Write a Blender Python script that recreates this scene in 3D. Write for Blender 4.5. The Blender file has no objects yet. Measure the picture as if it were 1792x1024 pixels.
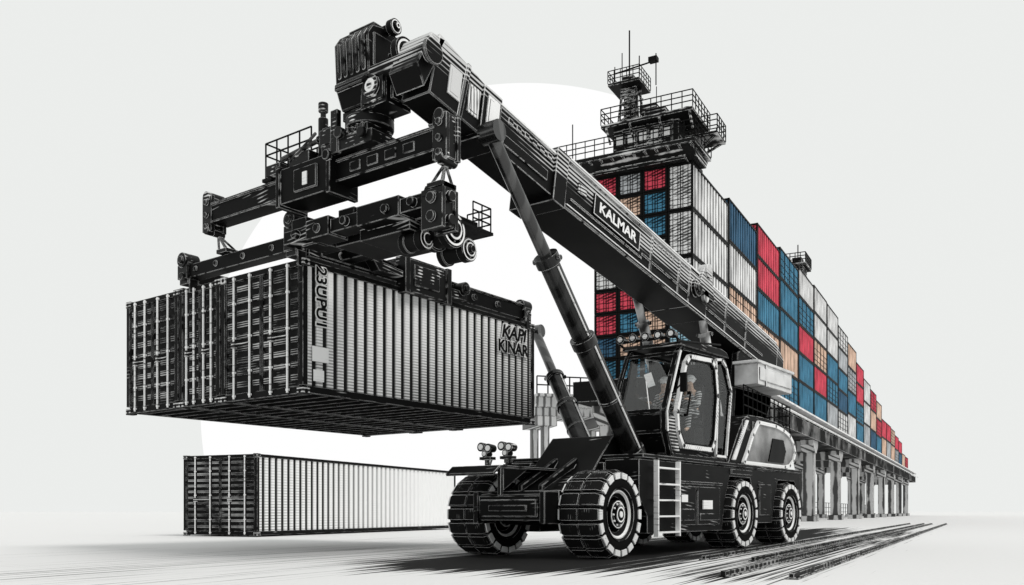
import bpy, bmesh, math, random
from mathutils import Vector, Matrix
random.seed(4)
scene=bpy.context.scene
COL=scene.collection
scene.view_settings.view_transform='Standard'
scene.view_settings.look='None'
scene.view_settings.exposure=0

# ---------------------------------------------------------------- builder
class B:
    def __init__(s): s.v=[];s.f=[];s.m=[];s.mi=0
    def add(s,vs,fs):
        n=len(s.v); s.v+= [Vector(p) for p in vs]
        for f in fs: s.f.append([i+n for i in f]); s.m.append(s.mi)
        return s
    def box(s,x0,x1,y0,y1,z0,z1):
        vs=[(x,y,z) for z in(z0,z1) for y in(y0,y1) for x in(x0,x1)]
        return s.add(vs,[(0,2,3,1),(4,5,7,6),(0,1,5,4),(2,6,7,3),(0,4,6,2),(1,3,7,5)])
    def obox(s,p0,p1,w,h,up=(0,0,1),w1=None,h1=None):
        p0=Vector(p0);p1=Vector(p1);d=(p1-p0).normalized();up=Vector(up)
        if abs(d.dot(up))>.98: up=Vector((1,0,0))
        r=d.cross(up).normalized();u=r.cross(d)
        w1=w1 or w;h1=h1 or h
        vs=[]
        for p,a,b in((p0,w,h),(p1,w1,h1)):
            for i,j in((-1,-1),(1,-1),(1,1),(-1,1)): vs.append(p+r*a*.5*i+u*b*.5*j)
        return s.add(vs,[(3,2,1,0),(4,5,6,7),(0,1,5,4),(1,2,6,5),(2,3,7,6),(3,0,4,7)])
    def cyl(s,p0,p1,r0,r1=None,n=16):
        p0=Vector(p0);p1=Vector(p1);d=(p1-p0).normalized()
        a=Vector((0,0,1)) if abs(d.z)<.9 else Vector((1,0,0))
        r=d.cross(a).normalized();u=r.cross(d)
        if r1 is None:r1=r0
        vs=[]
        for p,R in((p0,r0),(p1,r1)):
            for i in range(n):
                t=2*math.pi*i/n; vs.append(p+(r*math.cos(t)+u*math.sin(t))*R)
        fs=[(i,(i+1)%n,n+(i+1)%n,n+i) for i in range(n)]+[tuple(range(n))[::-1],tuple(range(n,2*n))]
        return s.add(vs,fs)
    def prism(s,poly,y0,y1):
        n=len(poly)
        vs=[(x,y0,z) for x,z in poly]+[(x,y1,z) for x,z in poly]
        return s.add(vs,[tuple(range(n)),tuple(range(n,2*n))[::-1]]+[(i,n+i,n+(i+1)%n,(i+1)%n) for i in range(n)])
    def loop(s,poly,y,w,h):
        n=len(poly)
        for i in range(n):
            p=poly[i];q=poly[(i+1)%n];s.obox((p[0],y,p[1]),(q[0],y,q[1]),w,h);s.cyl((p[0],y-w*.5,p[1]),(p[0],y+w*.5,p[1]),h*.52,n=12)
        return s
    def lathe(s,prof,c,n=36):
        c=Vector(c);m=len(prof);vs=[]
        for i in range(n):
            t=2*math.pi*i/n
            for r,y in prof: vs.append(c+Vector((r*math.cos(t),y,r*math.sin(t))))
        fs=[]
        for i in range(n):
            j=(i+1)%n
            for k in range(m-1): fs.append((i*m+k,i*m+k+1,j*m+k+1,j*m+k))
        return s.add(vs,fs)
    def sph(s,c,r,n=10,k=6,sc=(1,1,1)):
        c=Vector(c);vs=[];fs=[]
        for i in range(k+1):
            a=math.pi*i/k
            for j in range(n):
                t=2*math.pi*j/n
                vs.append(c+Vector((r*sc[0]*math.sin(a)*math.cos(t),r*sc[1]*math.sin(a)*math.sin(t),r*sc[2]*math.cos(a))))
        for i in range(k):
            for j in range(n): fs.append((i*n+j,i*n+(j+1)%n,(i+1)*n+(j+1)%n,(i+1)*n+j))
        return s.add(vs,fs)
    def rail(s,pts,h=1.0,n=2,step=.5,r=.02):
        for a,b in zip(pts[:-1],pts[1:]):
            a=Vector(a);b=Vector(b);L=(b-a).length;k=max(1,int(round(L/step)))
            for i in range(k+1):
                p=a.lerp(b,i/k); s.cyl(p,p+Vector((0,0,h)),r,n=6)
            for j in range(1,n+1):
                o=Vector((0,0,h*j/n)); s.cyl(a+o,b+o,r,n=6)
        return s
    def corr(s,x0,x1,z0,z1,y,depth,pitch,flip=1):
        n=max(2,int(round((x1-x0)/pitch)));p=(x1-x0)/n;xs=[]
        for i in range(n):
            b=x0+i*p; xs+=[(b,0),(b+.46*p,0),(b+.6*p,1),(b+.86*p,1)]
        xs.append((x1,0)); vs=[]
        for x,d in xs: vs+=[(x,y+flip*d*depth,z0),(x,y+flip*d*depth,z1)]
        return s.add(vs,[(2*i,2*i+2,2*i+3,2*i+1) for i in range(len(xs)-1)])

def mesh_from(b,name,pivot=(0,0,0),smooth=True,recalc=True):
    me=bpy.data.meshes.new(name)
    pv=Vector(pivot)
    me.from_pydata([v-pv for v in b.v],[],b.f)
    for i,p in enumerate(me.polygons): p.material_index=b.m[i]
    if recalc:
        bm=bmesh.new();bm.from_mesh(me);bmesh.ops.recalc_face_normals(bm,faces=bm.faces);bm.to_mesh(me);bm.free()
    if smooth:
        me.shade_smooth()
        me.set_sharp_from_angle(angle=math.radians(32))
    return me
PIV={}
def thing(name,loc,label,cat,rot=0,local=False,group=None):
    o=bpy.data.objects.new(name,None);o.empty_display_size=.3;COL.objects.link(o)
    o.location=loc;o.rotation_euler=(0,0,rot)
    o["label"]=label;o["category"]=cat
    if group:o["group"]=group
    PIV[o.name]=Vector((0,0,0)) if local else Vector(loc)
    return o
def part(name,b,mat,parent,pivot=None,label=None,bevel=0):
    pv=Vector(pivot) if pivot is not None else PIV[parent.name]
    me=mesh_from(b,name,pv)
    for m in (mat if isinstance(mat,(list,tuple)) else [mat]): me.materials.append(m)
    o=bpy.data.objects.new(name,me);COL.objects.link(o)
    o.parent=parent;o.location=pv-PIV[parent.name];PIV[o.name]=pv
    if label:o["label"]=label
    if bevel:
        md=o.modifiers.new('Bevel','BEVEL');md.width=bevel;md.segments=2;md.limit_method='ANGLE';md.angle_limit=math.radians(40)
    return o
def single(name,b,mat,loc,label,cat,rot=0,group=None,kind=None,local=False):
    me=mesh_from(b,name,(0,0,0) if local else loc)
    for m in (mat if isinstance(mat,(list,tuple)) else [mat]): me.materials.append(m)
    o=bpy.data.objects.new(name,me);COL.objects.link(o);o.location=loc;o.rotation_euler=(0,0,rot)
    if label:o["label"]=label
    if cat:o["category"]=cat
    if group:o["group"]=group
    if kind:o["kind"]=kind
    return o
def text(name,body,size,mat,parent,loc,xdir,ydir,ext=.004,label=None,sx=1,align='CENTER',off=0,shear=0):
    cu=bpy.data.curves.new(name,'FONT');cu.body=body;cu.size=size;cu.extrude=ext;cu.align_x=align;cu.align_y='CENTER';cu.offset=off;cu.shear=shear
    t=bpy.data.objects.new(name+'_tmp',cu);COL.objects.link(t)
    dg=bpy.context.evaluated_depsgraph_get()
    me=bpy.data.meshes.new_from_object(t.evaluated_get(dg))
    bpy.data.objects.remove(t)
    x=Vector(xdir).normalized();y=Vector(ydir).normalized();z=x.cross(y)
    M=Matrix((x*sx,y,z)).transposed().to_4x4()
    me.transform(M);me.materials.clear();me.materials.append(mat)
    o=bpy.data.objects.new(name,me);COL.objects.link(o);o.parent=parent
    o.location=Vector(loc)-PIV[parent.name];PIV[o.name]=Vector(loc)
    if label:o["label"]=label
    return o

# ---------------------------------------------------------------- materials
def nd(nt,t,**k):
    n=nt.nodes.new(t)
    for a,v in k.items(): setattr(n,a,v)
    return n
def mth(nt,op,a,b=None,c=None,clamp=False):
    n=nt.nodes.new('ShaderNodeMath');n.operation=op;n.use_clamp=clamp
    for i,x in enumerate((a,b,c)):
        if x is None:continue
        if isinstance(x,(int,float)): n.inputs[i].default_value=x
        else: nt.links.new(x,n.inputs[i])
    return n.outputs[0]
def dot(nt,vec,ax):
    n=nt.nodes.new('ShaderNodeVectorMath');n.operation='DOT_PRODUCT';nt.links.new(vec,n.inputs[0])
    if isinstance(ax,(tuple,list,Vector)): n.inputs[1].default_value=ax
    else: nt.links.new(ax,n.inputs[1])
    return n.outputs['Value']
def mixc(nt,f,a,b):
    n=nt.nodes.new('ShaderNodeMix');n.data_type='RGBA'
    if isinstance(f,(int,float)): n.inputs[0].default_value=f
    else: nt.links.new(f,n.inputs[0])
    for i,x in ((6,a),(7,b)):
        if isinstance(x,(tuple,list)): n.inputs[i].default_value=(*x[:3],1)
        else: nt.links.new(x,n.inputs[i])
    return n.outputs[2]
def g3(x): return (x,x,x)
def ink(name,dark,light,tone=.2,k=3.,noise=1.2,axis=(0,0,1),period=.06,edge=None,er=.018,rough=.5,spec=.06,grad=None,stretch=(1,1,1),metal=0.,wob=.5,es=12.,rec=None,recc=.012,hard=3.,solid=.15):
    m=bpy.data.materials.new(name);m.use_nodes=True;nt=m.node_tree
    bs=nt.nodes['Principled BSDF'];L=nt.links
    if isinstance(dark,(int,float)):dark=g3(dark)
    if isinstance(light,(int,float)):light=g3(light)
    tc=nd(nt,'ShaderNodeTexCoord').outputs['Object']
    mp=nd(nt,'ShaderNodeMapping');mp.inputs['Scale'].default_value=stretch;L.new(tc,mp.inputs[0])
    nz=nd(nt,'ShaderNodeTexNoise');nz.inputs['Scale'].default_value=noise;nz.inputs['Detail'].default_value=4;L.new(mp.outputs[0],nz.inputs['Vector'])
    nf=nz.outputs[0]
    t=mth(nt,'MULTIPLY_ADD',mth(nt,'SUBTRACT',nf,.5),k,tone)
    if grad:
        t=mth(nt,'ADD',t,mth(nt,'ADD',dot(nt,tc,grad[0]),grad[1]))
    n2=nd(nt,'ShaderNodeTexNoise');n2.inputs['Scale'].default_value=5;L.new(tc,n2.inputs['Vector'])
    ph=mth(nt,'MULTIPLY_ADD',dot(nt,tc,Vector(axis).normalized()),2*math.pi/period,mth(nt,'MULTIPLY',n2.outputs[0],wob))
    w=mth(nt,'MULTIPLY_ADD',mth(nt,'SINE',ph),.5,.5)
    msk=mth(nt,'MULTIPLY_ADD',mth(nt,'SUBTRACT',t,w),hard,.5,clamp=True)
    c=mixc(nt,msk,dark,light)
    if rec:  # rib recesses darkened in the colour, standing in for occlusion shade
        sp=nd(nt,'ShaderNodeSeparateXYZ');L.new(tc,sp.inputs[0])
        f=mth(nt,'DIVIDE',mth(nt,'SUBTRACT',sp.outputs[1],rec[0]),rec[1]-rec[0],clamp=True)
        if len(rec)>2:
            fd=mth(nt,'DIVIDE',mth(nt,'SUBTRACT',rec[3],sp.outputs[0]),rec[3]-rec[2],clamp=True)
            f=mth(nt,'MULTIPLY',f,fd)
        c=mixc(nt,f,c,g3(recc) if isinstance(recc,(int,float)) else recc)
    if edge is not None:  # edge colour paints highlights on dark parts, ink outlines on light ones
        if isinstance(edge,(int,float)):edge=g3(edge)
        bv=nd(nt,'ShaderNodeBevel',samples=4);bv.inputs['Radius'].default_value=er
        ge=nd(nt,'ShaderNodeNewGeometry')
        dd=dot(nt,bv.outputs[0],ge.outputs['Normal'])
        e=mth(nt,'MULTIPLY',mth(nt,'SUBTRACT',1.,dd),es,clamp=True)
        e=mth(nt,'MULTIPLY',e,mth(nt,'MULTIPLY_ADD',mth(nt,'SUBTRACT',n2.outputs[0],.42),8.,solid,clamp=True),clamp=True)
        c=mixc(nt,e,c,edge)
    L.new(c,bs.inputs['Base Color'])
    r=mth(nt,'MULTIPLY_ADD',nf,.2,rough-.1);L.new(r,bs.inputs['Roughness'])
    bs.inputs['Specular IOR Level'].default_value=spec;bs.inputs['Metallic'].default_value=metal
    return m
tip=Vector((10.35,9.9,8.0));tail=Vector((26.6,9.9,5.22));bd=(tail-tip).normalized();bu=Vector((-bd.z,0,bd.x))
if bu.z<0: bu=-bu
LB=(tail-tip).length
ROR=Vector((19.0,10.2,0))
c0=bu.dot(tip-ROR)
M={}
M['black']=ink('black_paint',.004,.5,tone=-.5,k=3.4,noise=1.6,axis=(.1,.1,1),period=.075,edge=.85,er=.014,stretch=(.7,.7,1.6),solid=.5)
M['frame']=ink('container_frame_paint',.005,.3,tone=-.5,k=3,noise=1.6,axis=(0,0,1),period=.08,edge=.8,er=.01)
M['steel']=ink('dark_steel',.005,.7,tone=-.42,k=4.2,noise=2.4,axis=(0,.0,1),period=.07,edge=.85,er=.013,rough=.4,spec=.15,stretch=(1.5,1.5,.8),wob=.3)
M['boom']=ink('boom_paint',.005,.55,tone=-.18,k=2.8,noise=.9,axis=(.17,0,1),period=.085,edge=.9,er=.02,stretch=(.35,1,2.6),grad=(tuple(bu*1.6),-c0*1.6),wob=.2,solid=.8)  # upper part of the boom lightened in colour as a painted highlight
M['cylm']=ink('cylinder_paint',.006,.025,tone=.3,k=2.5,noise=.8,axis=(1,0,.2),period=.3,edge=.85,er=.012,rough=.2,spec=.4)
M['rod']=ink('polished_rod',.01,.06,tone=.4,k=2,noise=1.2,axis=(1,0,.2),period=.3,rough=.2,spec=.8)
M['rubber']=ink('tyre_rubber',.005,.1,tone=-.4,k=2.5,noise=3,axis=(0,1,0),period=.05,edge=.4,er=.01,rough=.8,spec=.05)
M['lug']=ink('tyre_lug',.01,.3,tone=-.25,k=2.,noise=5,axis=(0,1,0),period=.05,edge=.8,er=.013,rough=.8,spec=.05,wob=.2,solid=1.)
M['shoulder']=ink('worn_tyre_shoulder',.1,.78,tone=1.2,k=1.6,noise=4,period=.05,rough=.7)
M['white']=ink('white_paint',.1,.8,tone=1.1,k=2.2,noise=1.4,axis=(1,0,1),period=.07,edge=.01,er=.018,rough=.4)
M['grey']=ink('grey_paint',.03,.65,tone=.4,k=3,noise=1.8,axis=(0,0,1),period=.07,edge=.01,er=.014,wob=.2)
M['hood']=ink('hood_panel_paint',.02,.6,tone=.35,k=1.6,noise=1.2,axis=(1,0,0),period=.06,hard=1.,grad=((0,0,.5),-1.3),wob=.1)
M['box']=ink('weathered_box_paint',.12,.8,tone=.75,k=1.5,noise=1.4,axis=(1,0,0),period=.08,edge=.01,er=.02,hard=1.2)
M['side']=ink('shaded_container_side_paint',.05,.84,tone=1.0,k=1.6,noise=.7,axis=(0,0,1),period=.06,rough=.5,grad=((-.06,0,.42),-.4),stretch=(1,1,.5),rec=(.048,.074),wob=0,hard=.75)  # shading painted in: darker toward the bottom, far end and rib recesses
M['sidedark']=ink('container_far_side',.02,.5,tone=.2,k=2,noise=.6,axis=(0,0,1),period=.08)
M['door']=ink('container_door_paint',.006,.3,tone=-.4,k=3,noise=2.,axis=(0,0,1),period=.05,edge=.55,er=.008,wob=.1)
M['doorrib']=ink('container_door_rib',.01,.5,tone=.15,k=2.4,noise=1.2,axis=(0,0,1),period=.045,stretch=(1,1.,.6),wob=0.,edge=.7,er=.006,hard=2.)  # lighter than the door panel: rib highlights put into the colour
M['under']=ink('container_underside',.005,.2,tone=-.4,k=2.2,noise=1.2,axis=(0,1,0),period=.08,edge=.45,er=.012)
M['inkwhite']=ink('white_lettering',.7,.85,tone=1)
M['inkblack']=ink('black_lettering',.005,.006,tone=.2)
M['rodwhite']=ink('galvanised_rod',.2,.85,tone=1.1,k=2,noise=3,axis=(0,0,1),period=.12)
M['strut']=ink('grey_strut_steel',.05,.7,tone=.5,k=2,noise=3,axis=(1,0,0),period=.3,rough=.3,spec=.4,hard=1.)
M['track']=ink('rail_steel',.01,.3,tone=-.1,k=3,noise=.7,axis=(1,0,0),period=.3,edge=.6,er=.02,rough=.6)
M['dside']=ink('weathered_shaded_container_side',.06,.85,tone=.95,k=1.,noise=.5,axis=(0,0,1),period=.1,grad=((.07,0,.1),-.1),rec=(.046,.072,4.,12.0),wob=0,hard=1.)  # recess shade painted in, fading to white toward the far end
M['concrete']=ink('weathered_concrete',.08,.6,tone=.6,k=2.2,noise=.5,axis=(1,.6,0),period=.5,edge=.015,er=.08,rough=.8,wob=.2)
M['dconcrete']=ink('dark_girder',.008,.5,tone=-.15,k=2.6,noise=.4,axis=(1,0,0),period=.55,edge=.8,er=.05,rough=.8)
M['pale']=ink('faded_concrete',.2,.85,tone=.75,k=2.6,noise=.3,axis=(1,0,0),period=.5,edge=.08,er=.08,rough=.8)
M['ship']=ink('ship_structure',.01,.6,tone=.0,k=3.2,noise=.8,axis=(0,0,1),period=.2,edge=.8,er=.04)
M['lens']=ink('lamp_lens',.5,.85,tone=.9,rough=.2,spec=.6)
M['skin']=ink('skin',(.4,.27,.2),(.55,.38,.29),tone=.8,noise=6)
M['cloth']=ink('work_clothes',.025,.45,tone=.35,noise=5,k=2.5,period=.06,axis=(0,.3,1))
M['helm']=ink('helmet_shell',.5,.85,tone=1.1,noise=3)
def glass():
    m=bpy.data.materials.new('clear_glass');m.use_nodes=True;nt=m.node_tree;nt.nodes.clear()
    o=nd(nt,'ShaderNodeOutputMaterial');a=nd(nt,'ShaderNodeBsdfTransparent');a.inputs[0].default_value=(.95,.96,.96,1)
    g=nd(nt,'ShaderNodeBsdfGlossy');g.inputs['Roughness'].default_value=.02;g.inputs[0].default_value=(.9,.9,.9,1)
    mx=nd(nt,'ShaderNodeMixShader');mx.inputs[0].default_value=.05
    nt.links.new(a.outputs[0],mx.inputs[1]);nt.links.new(g.outputs[0],mx.inputs[2]);nt.links.new(mx.outputs[0],o.inputs[0])
    return m
M['glass']=glass()

# ---------------------------------------------------------------- world, sun, camera
w=bpy.data.worlds.new('World');scene.world=w;w.use_nodes=True;nt=w.node_tree
bg=nt.nodes['Background'];tc=nd(nt,'ShaderNodeTexCoord').outputs['Generated']
VD=(.802,.597,0);VR=(.597,-.802,0)
dn=dot(nt,tc,VD)
a=mth(nt,'DIVIDE',dot(nt,tc,VR),dn);b_=mth(nt,'DIVIDE',dot(nt,tc,(0,0,1)),dn)
r2=mth(nt,'SQRT',mth(nt,'ADD',mth(nt,'POWER',mth(nt,'SUBTRACT',a,.016),2.),mth(nt,'POWER',mth(nt,'SUBTRACT',b_,.116),2.)))
ins=mth(nt,'MULTIPLY',mth(nt,'MULTIPLY',mth(nt,'LESS_THAN',r2,.3675),mth(nt,'GREATER_THAN',dn,.05)),mth(nt,'LESS_THAN',a,.142))
nt.links.new(mixc(nt,ins,(.835,.85,.835),(1.0,1.0,1.0)),bg.inputs[0]);bg.inputs[1].default_value=1.0
sd=bpy.data.lights.new('sun','SUN');sd.energy=1.6;sd.angle=math.radians(20);sd.color=(1,.98,.95)
so=bpy.data.objects.new('sun',sd);COL.objects.link(so)
sdir=Vector((.05,-.58,.82)).normalized()
so.rotation_euler=sdir.to_track_quat('Z','Y').to_euler()
cd=bpy.data.cameras.new('camera');cam=bpy.data.objects.new('camera',cd);COL.objects.link(cam)
cam.location=(0,0,.9);cam.rotation_euler=(math.radians(90),0,math.atan2(-.802,.597))
cd.sensor_width=36;cd.lens=31.16;cd.shift_y=.2137;cd.clip_end=5000;cd.clip_start=.1
scene.camera=cam

# ---------------------------------------------------------------- ground
G=Vector((.988,.151,0)).normalized();H=Vector((-G.y,G.x,0));GA=math.atan2(G.y,G.x)
def ground_mat():
    m=bpy.data.materials.new('pale_yard_surface');m.use_nodes=True;nt=m.node_tree;bs=nt.nodes['Principled BSDF'];L=nt.links
    tc=nd(nt,'ShaderNodeTexCoord').outputs['Object']
    p=dot(nt,tc,tuple(G));q=dot(nt,tc,tuple(H))
    def streak(sp,sq,det,off):
        cb=nd(nt,'ShaderNodeCombineXYZ');L.new(mth(nt,'MULTIPLY',p,sp),cb.inputs[0]);L.new(mth(nt,'MULTIPLY_ADD',q,sq,off),cb.inputs[1])
        n=nd(nt,'ShaderNodeTexNoise');n.inputs['Scale'].default_value=1;n.inputs['Detail'].default_value=det;n.inputs['Roughness'].default_value=.65;L.new(cb.outputs[0],n.inputs['Vector'])
        return n.outputs[0]
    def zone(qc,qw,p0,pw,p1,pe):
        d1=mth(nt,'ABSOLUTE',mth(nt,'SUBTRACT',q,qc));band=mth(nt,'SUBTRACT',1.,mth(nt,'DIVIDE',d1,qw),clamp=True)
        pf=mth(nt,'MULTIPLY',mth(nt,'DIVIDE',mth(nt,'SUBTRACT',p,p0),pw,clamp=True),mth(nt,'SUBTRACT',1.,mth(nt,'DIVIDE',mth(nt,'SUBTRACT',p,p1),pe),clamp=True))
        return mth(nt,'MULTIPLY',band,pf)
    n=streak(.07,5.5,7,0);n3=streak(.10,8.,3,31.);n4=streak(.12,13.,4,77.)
    t=mth(nt,'MULTIPLY_ADD',zone(7.2,5.4,9.0,4.,34.,30.),.6,mth(nt,'SUBTRACT',n,.77))  # ink strokes on the yard, also standing in for shadow beneath the crane
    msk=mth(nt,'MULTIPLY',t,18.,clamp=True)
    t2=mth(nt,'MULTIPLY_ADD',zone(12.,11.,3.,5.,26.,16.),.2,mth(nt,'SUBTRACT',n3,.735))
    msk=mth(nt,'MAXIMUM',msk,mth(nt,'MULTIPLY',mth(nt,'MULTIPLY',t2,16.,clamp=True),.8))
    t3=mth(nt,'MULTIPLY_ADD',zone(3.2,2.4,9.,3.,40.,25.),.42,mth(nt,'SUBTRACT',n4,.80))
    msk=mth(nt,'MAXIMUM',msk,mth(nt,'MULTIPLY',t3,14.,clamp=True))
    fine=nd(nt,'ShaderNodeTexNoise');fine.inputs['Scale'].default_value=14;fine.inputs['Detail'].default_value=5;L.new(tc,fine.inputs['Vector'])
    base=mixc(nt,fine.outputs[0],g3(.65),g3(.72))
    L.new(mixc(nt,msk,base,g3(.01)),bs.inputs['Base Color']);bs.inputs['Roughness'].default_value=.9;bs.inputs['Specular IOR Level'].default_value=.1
    return m
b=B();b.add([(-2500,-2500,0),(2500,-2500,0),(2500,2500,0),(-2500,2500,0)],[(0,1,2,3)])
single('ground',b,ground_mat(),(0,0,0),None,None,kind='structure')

# ---------------------------------------------------------------- detailed container
def container(loc,L,W,Hh,label,rot=0,sidemat=None,doormat=None,group=None,pitch=.27,n=9):
    T=thing('shipping_container',loc,label,'container',rot=rot,local=True,group=group)
    P=.12
    f=B()
    for x in(0,L-P):
        for y in(0,W-P): f.box(x,x+P,y,y+P,.18,Hh-.14)
    for y in(.012,W-.112):
        f.box(P,L-P,y,y+.1,.04,.18);f.box(P,L-P,y,y+.1,Hh-.13,Hh-.02)
    for x in(.012,L-.112):
        f.box(x,x+.1,P,W-P,.03,.17);f.box(x,x+.1,P,W-P,Hh-.14,Hh-.025)
    part('frame',f,M['frame'],T,bevel=.008)
    for x in(-.012,L-.17):
        for y in(-.012,W-.17):
            for z in(0,Hh-.14):
                c=B()
                c.box(x,x+.182,y,y+.182,z,z+.14);c.mi=1
                c.cyl((x-.006,y+.09,z+.07),(x+.05,y+.09,z+.07),.04,n=10)
                c.cyl((x+.09,y-.006,z+.07),(x+.09,y+.05,z+.07),.045,n=10)
                part('corner_casting',c,[M['grey'],M['inkblack']],T,bevel=.01)
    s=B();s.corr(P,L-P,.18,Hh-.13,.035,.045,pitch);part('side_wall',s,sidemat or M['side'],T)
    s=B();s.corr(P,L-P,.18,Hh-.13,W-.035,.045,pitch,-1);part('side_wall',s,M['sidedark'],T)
    s=B();s.box(L-.06,L-.03,P,W-P,.17,Hh-.14)
    for i in range(int((W-.4)/.25)): s.box(L-.03,L-.008,.22+i*.25,.34+i*.25,.22,Hh-.17)
    part('end_wall',s,M['door'],T)
    s=B();s.box(.1,L-.1,.1,W-.1,Hh-.06,Hh-.035);part('roof',s,M['grey'],T)
    s=B();s.box(.11,L-.11,.11,W-.11,.12,.15)
    k=int(L/.42)
    for i in range(k):
        x=.25+i*(L-.5)/(k-1); s.box(x,x+.06,.112,W-.112,.03,.12)
    part('underside',s,M['under'],T)
    y0=P+.01;y1=W-P-.01;mid=(y0+y1)/2
    for a0,a1 in((y0,mid-.012),(mid+.012,y1)):
        d=B();d.box(.055,.08,a0,a1,.18,Hh-.15);w_=a1-a0
        hh=(Hh-.42)/n
        d.mi=1
        for i in range(n):
            z=.23+i*hh
            for q0,q1 in((a0+.06,a0+w_*.27-.05),(a0+w_*.27+.05,a0+w_*.72-.05),(a0+w_*.72+.05,a1-.06)):
                if q1-q0>.03:d.box(.028,.055,q0,q1,z+.3*hh,z+.72*hh)
        d.mi=0
        for yy in(a0,a1-.035): d.box(.02,.055,yy,yy+.035,.18,Hh-.15)
        dn=part('door',d,[doormat or M['door'],M['doorrib']],T)
        r=B()
        for fr in(.27,.72):
            yy=a0+w_*fr
            r.cyl((-.015,yy,.06),(-.015,yy,Hh-.06),.022,n=8)
            for z in(.12,.6,Hh*.5,Hh-.6,Hh-.1): r.box(-.03,.02,yy-.034,yy+.034,z-.02,z+.02)
        part('locking_rod',r,M['rodwhite'],dn)
        r=B();r.box(-.04,-.02,a0+w_*.27,a0+w_*.72,Hh*.44,Hh*.44+.03);r.box(-.045,.02,a0+w_*.66,a0+w_*.76,Hh*.42,Hh*.47)
        part('handle',r,M['grey'],dn)
    return T
CU,CV,CZ=11.1,13.2,3.12
C1=container((CU,CV,CZ),7.6,2.56,2.6,'light grey ribbed container hanging from the spreader, lettering on its side',group='containers held by the spreader')
container((CU,CV+2.6,CZ),7.6,1.46,2.6,'narrow black-doored container hanging between two others',group='containers held by the spreader')
container((CU,CV+4.1,CZ),7.6,2.06,2.6,'dark outer container hanging beside the others under the spreader',group='containers held by the spreader')
def outlined(body,size,loc,xd,yd,sx,off,shear=0):
    text('lettering_outline',body,size,M['inkwhite'],C1,loc,xd,yd,sx=sx,off=off+.022,shear=shear,ext=.003)
    text('lettering',body,size,M['inkblack'],C1,(loc[0],loc[1]-.012,loc[2]),xd,yd,sx=sx,off=off,shear=shear)
outlined("23UPU1",.36,(.43,-.012,1.9),(0,0,-1),(1,0,0),.98,.006)
outlined("KAPI",.44,(6.68,-.012,2.21),(1,0,0),(0,0,1),1.1,.012,.2)
outlined("KINAR",.40,(6.66,-.012,1.84),(1,0,0),(0,0,1),1.05,.012)
b=B();b.box(.22,.62,-.025,-.005,.66,.95);part('marking_plate',b,M['inkwhite'],C1)
b=B();b.box(.25,.5,-.026,-.004,.28,.5);part('marking_plate',b,M['inkwhite'],C1)
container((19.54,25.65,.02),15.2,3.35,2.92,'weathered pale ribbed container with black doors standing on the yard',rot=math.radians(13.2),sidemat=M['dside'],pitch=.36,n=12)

# ---------------------------------------------------------------- spreader
S=thing('container_spreader',(10.8,12.4,6.4),'black lifting spreader frame holding containers under the crane boom','spreader')
b=B();b.box(10.64,10.96,9.4,15.5,6.70,7.02);b.box(10.6,11.0,9.45,15.4,7.02,7.06);b.box(10.6,11.0,9.45,15.4,6.66,6.70)
for i in range(4): b.box(10.62,10.64,9.9+i*.42,10.15+i*.42,6.78,6.94)
part('upper_beam',b,M['black'],S,bevel=.012)
b=B();b.box(10.5,11.1,11.8,13.15,6.52,7.16);b.box(10.46,11.14,11.74,11.84,6.46,7.22);b.box(10.46,11.14,13.1,13.2,6.46,7.22);b.box(10.46,10.5,12.1,12.7,6.65,7.05);b.cyl((10.4,11.79,7.1),(10.5,11.79,7.1),.09)
part('beam_sleeve',b,M['black'],S,bevel=.012)
b=B();b.box(10.44,10.458,12.32,12.44,6.72,6.95);part('marking_plate',b,M['inkwhite'],S)
for v0 in(9.2,15.4):
    b=B();b.box(10.62,10.7,v0,v0+.3,6.52,7.24);b.box(10.9,10.98,v0,v0+.3,6.52,7.24);b.box(10.7,10.9,v0+.04,v0+.26,6.55,7.2)
    for z in(6.62,6.85,7.1):
        b.cyl((10.57,v0+.15,z),(10.63,v0+.15,z),.055,n=12)
    b.cyl((10.59,v0+.15,7.22),(11.0,v0+.15,7.22),.1);b.cyl((10.59,v0+.15,6.54),(11.0,v0+.15,6.54),.08)
    part('beam_end',b,M['steel'],S,bevel=.01)
b=B();b.box(10.5,11.15,10.75,12.0,7.12,7.34);b.box(10.5,11.1,10.85,11.7,7.34,7.48);b.cyl((10.8,11.1,7.46),(10.8,11.1,7.62),.42,n=24);b.box(10.5,11.05,10.75,11.45,7.6,7.75)
b.box(10.46,10.56,11.55,11.72,7.1,7.85);b.box(10.95,11.15,11.4,11.8,7.4,7.8);b.box(10.5,10.9,11.75,12.05,7.3,7.6)
b.cyl((10.42,11.5,7.42),(10.5,11.5,7.42),.1);b.cyl((10.42,10.95,7.3),(10.5,10.95,7.3),.09)
for i in range(5): b.box(10.46,10.5,10.92+i*.12,10.97+i*.12,7.38,7.48)
part('rotator',b,M['steel'],S,bevel=.012)
b=B();b.box(10.7,11.5,12.5,13.9,7.16,7.22);b.box(10.75,11.1,12.6,13.7,7.1,7.16)
b.rail([(10.75,12.55,7.22),(10.75,13.85,7.22),(11.45,13.85,7.22),(11.45,12.55,7.22)],.68,3,.3,.016)
part('platform_railing',b,M['inkblack'],S)
b=B();b.cyl((10.9,12.4,7.2),(10.9,12.4,8.05),.09);b.cyl((10.9,12.4,8.05),(10.9,12.4,8.17),.05);b.cyl((10.9,12.4,8.17),(10.9,12.4,8.33),.09);b.cyl((10.9,12.4,7.6),(10.9,12.4,7.7),.13);b.box(10.7,11.0,12.0,12.2,7.2,7.75)
b.box(10.6,11.0,12.45,13.0,7.18,7.42);b.box(10.55,10.8,13.2,13.6,7.15,7.35)
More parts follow.
